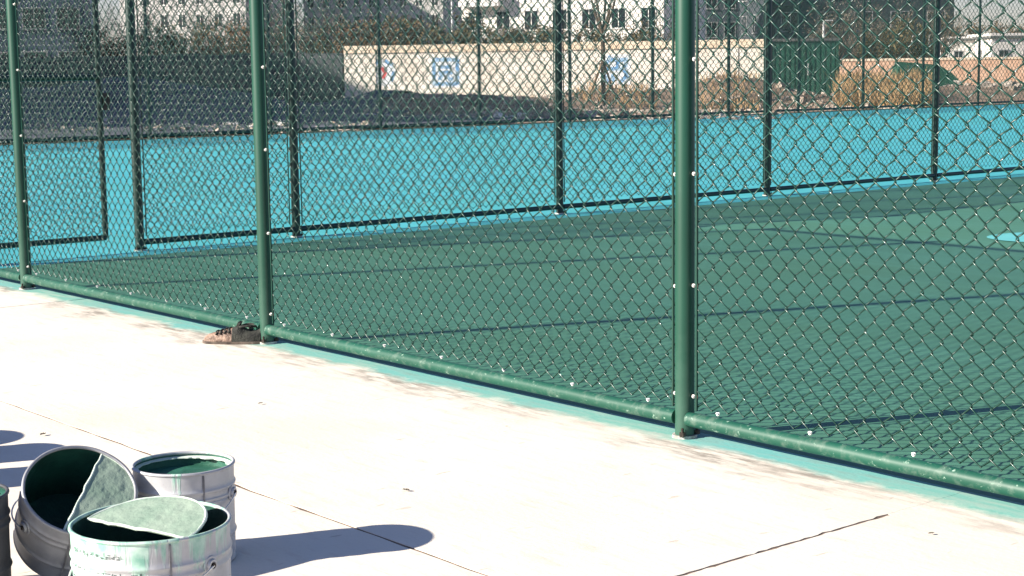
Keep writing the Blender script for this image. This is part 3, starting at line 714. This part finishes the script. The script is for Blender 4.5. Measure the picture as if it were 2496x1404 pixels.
def lamp(px, Y, h, label):
    t = empty('lamp_post', gpos(px, Y)); tag(t, label, 'lamp post', 'lamp posts behind the courts')
    MB().tube([(0, 0, -.05), (0, 0, h)], [.09, .05], 10).build('pole', M['pole'], t, True)
    MB().tube([(0, 0, h), (.02, 0, h + .06), (.12, 0, h + .10)], .035, 8).build('arm', M['pole'], t, True)
    MB().box((.10, -.09, h + .08), (.45, .09, h + .14)).build('lamp_head', M['pole'], t)
    MB().lathe([(.2, -.05), (.2, .05), (.1, .3), (.09, .3)], 10).build('base', M['pole'], t)
lamp(231, 82, 6.5, 'pale lamp post at upper left behind the hoarding')
lamp(1105, 95, 7.0, 'pale lamp post left of the white apartment block')
lamp(2006, 84, 3.4, 'short pale lamp post rising beside the green container')
lamp(2222, 108, 3.0, 'left one of two small pale poles beyond the brick wall')
lamp(2263, 110, 3.1, 'right one of two small pale poles beyond the brick wall')

# ------------------------------------------------------------------ vegetation
def make_tree(name, mt, hgt, rx, seed, nleaf, trunk_h, leaf=.085, nb=26):
    rg = random.Random(seed); t = empty(name)
    b = MB(); b.tube([(0, 0, -.1), (.03, .02, trunk_h * .5), (.0, .05, trunk_h), (.05, 0, hgt * .72)], [.075, .06, .045, .012], 7)
    tips = []
    for k in range(nb):
        z0 = trunk_h * rg.uniform(.55, 1.25); a = rg.uniform(0, 6.283); ln_ = rx * rg.uniform(.55, 1.05); z1 = z0 + (hgt - z0) * rg.uniform(.3, .95)
        e_ = Vector((math.cos(a) * ln_, math.sin(a) * ln_, z1)); mid = Vector((math.cos(a) * ln_ * .45, math.sin(a) * ln_ * .45, z0 + (z1 - z0) * .6))
        b.tube([(0, 0, z0), mid, e_], [.028, .016, .005], 4); tips.append((mid, e_))
        for _ in range(4):
            q = mid.lerp(e_, rg.uniform(.1, .9)); d = Vector((rg.gauss(0, .3), rg.gauss(0, .3), rg.uniform(.1, .5))) * (rx * .6)
            b.tube([q, q + d * .5 + Vector((0, 0, .03)), q + d], [.010, .007, .003], 3, False); tips.append((q, q + d))
    b.build('trunk', M['bark'], t)
    c = MB(); V = []; F = []
    for k in range(nleaf):
        a_, e_ = rg.choice(tips); q = a_.lerp(e_, rg.uniform(.25, 1.08)) + Vector((rg.gauss(0, .10), rg.gauss(0, .10), rg.gauss(0, .10)))
        d = Vector((rg.gauss(0, 1), rg.gauss(0, 1), rg.gauss(0, 1))).normalized() * leaf * rg.uniform(.6, 1.5); s_ = d.cross(Vector((rg.gauss(0, 1), rg.gauss(0, 1), rg.gauss(0, 1)))).normalized() * leaf * .38
        o_ = len(V); V += [q - d, q + s_, q + d, q - s_]; F.append((o_, o_ + 1, o_ + 2, o_ + 3))
    c.add(V, F).build('crown', mt, t); return t
protos = [make_tree('bushy_tree', M['twig'], 3.9, 1.5, 1, 2600, 1.0), make_tree('bushy_tree', M['twig2'], 3.6, 1.5, 2, 2300, .9), make_tree('bare_tree', M['twig3'], 4.8, 1.6, 3, 1500, 1.5, .06, 34), make_tree('bushy_tree', M['twig'], 2.9, 1.3, 4, 1900, .6)]
used = set()
kind_txt = ['olive bushy tree', 'brown dry-leaved tree', 'grey bare-twigged tree', 'low olive bush']
cats = ['tree', 'tree', 'tree', 'bush']
def plant(k, px, Y, s_, where, rg=random.Random(77)):
    t = protos[k] if k not in used else copy_tree(protos[k]); used.add(k)
    t.location = gpos(px, Y); t.rotation_euler = (0, 0, rg.uniform(0, 6.28)); t.scale = (s_ * rg.uniform(.9, 1.15), s_ * rg.uniform(.9, 1.15), s_)
    tag(t, kind_txt[k] + ' ' + where, cats[k], 'trees and bushes beyond the courts')
LEFT = [(2, 215, 84, 1.05), (1, 270, 80, .95), (2, 330, 88, 1.0), (0, 395, 82, .95), (0, 455, 86, 1.05), (2, 510, 90, 1.0), (1, 560, 81, 1.0), (1, 605, 84, 1.05), (2, 665, 83, 1.05), (0, 720, 86, .95), (2, 775, 82, 1.0), (0, 830, 80, .95)]
ordw = ['first', 'second', 'third', 'fourth', 'fifth', 'sixth', 'seventh', 'eighth', 'ninth', 'tenth', 'eleventh', 'twelfth', 'thirteenth']
for i, (k, px, Y, s_) in enumerate(LEFT): plant(k, px, Y, s_, 'over the dark hoarding, %s from the left' % ordw[i])
MID = [(1, 880, 74, 1.0), (0, 925, 77, 1.0), (1, 975, 74, 1.0), (0, 1020, 76, .98), (3, 1065, 74, 1.3), (3, 1175, 73, 1.08), (3, 1225, 73, 1.12), (3, 1275, 72, 1.15), (3, 1325, 72, 1.10), (1, 1405, 73, .82), (3, 1500, 71, 1.12), (1, 1555, 72, .80), (2, 1610, 74, .80)]
for i, (k, px, Y, s_) in enumerate(MID): plant(k, px, Y, s_, 'above the white wall, %s from its left end' % ordw[i])
RIGHT = [(2, 2040, 104, 1.10), (2, 2085, 110, 1.15), (0, 2130, 106, .95), (2, 2175, 112, 1.15), (0, 2205, 104, 1.10), (0, 2245, 110, 1.15), (2, 2300, 108, 1.10), (1, 2345, 140, 1.25), (0, 2400, 142, 1.2), (1, 2455, 138, 1.28), (0, 2510, 140, 1.2)]
for i, (k, px, Y, s_) in enumerate(RIGHT): plant(k, px, Y, s_, 'behind the low brick wall, %s from the left' % ordw[i])

# staked young tree in front of the white wall
p_ = gnd(1470, 268); p_.z = terrain(p_.x, p_.y)
t = empty('young_tree', p_); tag(t, 'bare young tree with forked trunk held by slanting stakes', 'tree')
b = MB(); b.tube([(0, 0, -.1), (.01, 0, 1.2), (0, .02, 2.15)], [.085, .075, .062], 9)
rg = random.Random(5)
for a, lean, ln_ in ((0, -.28, 2.6), (.4, .42, 2.4), (2.4, .15, 2.8), (1.2, -.5, 1.6), (3.3, .6, 1.7)):
    e_ = Vector((lean * ln_ * .55, math.sin(a) * .4, 2.15 + ln_)); b.tube([(0, .02, 2.1), Vector((lean * .5, math.sin(a) * .15, 2.9)), e_], [.052, .038, .01], 7)
    for _ in range(9):
        q = Vector((lean * .5, math.sin(a) * .15, 2.9)).lerp(e_, rg.uniform(0, .95)); d = Vector((rg.gauss(0, .35), rg.gauss(0, .3), rg.uniform(.2, .7))); b.tube([q, q + d * .6, q + d], [.016, .010, .004], 4, False)
b.build('trunk', M['bark'], t)
s_ = empty('tree_support', p_); tag(s_, 'slanting timber props tied round the bare young tree', 'tree support')
for x, y in ((-.62, -.35), (1.15, -.25), (.55, .8), (-.5, .7)): MB().tube([(x, y, -.08), (x * .06, y * .06 - .02, 1.28)], .032, 7).build('prop', M['stake'], s_, True)
MB().lathe([(.088, 1.16), (.105, 1.16), (.105, 1.30), (.088, 1.30)], 12).build('tie', M['nut'], s_)

# dry weeds
def weeds(name, label, spots, n, hgt, mt, seed):
    rg = random.Random(seed); V = []; F = []
    for _ in range(n):
        x0, x1, y0, y1, hs = rg.choice(spots); q = gnd(rg.uniform(x0, x1), rg.uniform(y0, y1)); q.z = terrain(q.x, q.y) - .03
        h_ = hgt * hs * rg.uniform(.35, 1.1); a = rg.uniform(0, 6.28); ln_ = Vector((rg.gauss(0, .22), rg.gauss(0, .22), 1)) * h_; wv = Vector((math.cos(a), math.sin(a), 0)) * .013
        mid = q + ln_ * .55 + Vector((rg.gauss(0, .03), rg.gauss(0, .03), 0)); e_ = q + ln_ + Vector((rg.gauss(0, .12), rg.gauss(0, .12), -.08 * h_)) * h_
        o_ = len(V); V += [q - wv, q + wv, mid + wv * .8, mid - wv * .8, e_]; F += [(o_, o_ + 1, o_ + 2, o_ + 3), (o_ + 3, o_ + 2, o_ + 4)]
        if rg.random() < .5:
            d = Vector((rg.gauss(0, .5), rg.gauss(0, .5), .6)) * .22 * h_; o_ = len(V); V += [mid - wv * .6, mid + wv * .6, mid + d + wv * 1.5, mid + d * 1.3]; F.append((o_, o_ + 1, o_ + 2, o_ + 3))
    o = MB().add(V, F).build(name, mt); tag(o, label, 'weeds', kind='stuff')
weeds('dry_weeds', 'golden dry weeds growing in front of the brick wall and tarpaulin', [(2042, 2265, 232, 262, 1.0), (2042, 2140, 226, 262, 1.05), (2150, 2262, 240, 263, .9)], 5200, .95, M['weed'], 3)
weeds('dry_weeds', 'sparse brown weeds round the staked young tree', [(1400, 1600, 248, 268, 1), (1710, 1850, 246, 268, .8), (1180, 1420, 236, 262, .8)], 2600, .46, M['weed'], 6)

# rubble
def rubble(name, label, spots, n, seed, mt, size):
    rg = random.Random(seed); b = MB()
    for _ in range(n):
        x0, x1, y0, y1 = rg.choice(spots); q = gnd(rg.uniform(x0, x1), rg.uniform(y0, y1)); s_ = size * rg.lognormvariate(0, .45); q.z = terrain(q.x, q.y) + s_ * .25
        Mx = Matrix.Translation(q) @ Matrix.Rotation(rg.uniform(0, 6.28), 4, 'Z') @ Matrix.Rotation(rg.gauss(0, .4), 4, 'X')
        k = len(b.v); b.box((-s_ * rg.uniform(.6, 1.3), -s_, -s_ * .5), (s_ * rg.uniform(.6, 1.3), s_, s_ * rg.uniform(.3, .8)), Mx)
        b.v[k:] = [tuple(Vector(v_) + Vector((rg.gauss(0, .2), rg.gauss(0, .2), rg.gauss(0, .2))) * s_) for v_ in b.v[k:]]
    o = b.build(name, mt); tag(o, label, 'rubble', kind='stuff')
rubble('rubble', 'broken stones and soil clods along the far edge of the cyan court', [(60, 900, 300, 322), (880, 1900, 272, 292), (1380, 1860, 236, 275), (1900, 2250, 250, 266), (1000, 1500, 240, 285)], 1500, 8, M['rock'], .055)
rubble('rubble', 'pale rubble heap at the far right behind the cyan court', [(2290, 2560, 215, 244), (2400, 2560, 205, 240)], 420, 12, M['rock'], .09)
rubble('rubble', 'white chips scattered along the dark shaded ground', [(560, 760, 304, 312), (900, 1400, 278, 292), (2420, 2560, 222, 240)], 60, 15, M['chip'], .06)
p_ = gnd(1270, 287); p_.z = terrain(p_.x, p_.y)
b = MB(); b.box((-.17, -.1, 0), (.17, .1, .14)); b.v = [tuple(Vector(v_) + Vector((noise.noise(Vector(v_) * 9), noise.noise(Vector(v_) * 7), 0)) * .03) for v_ in b.v]
o = b.build('broken_block', M['chip']); o.location = p_; o.rotation_euler = (.1, .05, .4); tag(o, 'single white broken block on the dark ground below the white wall', 'block')
p_ = gnd(2440, 236); p_.z = terrain(p_.x, p_.y) + .3
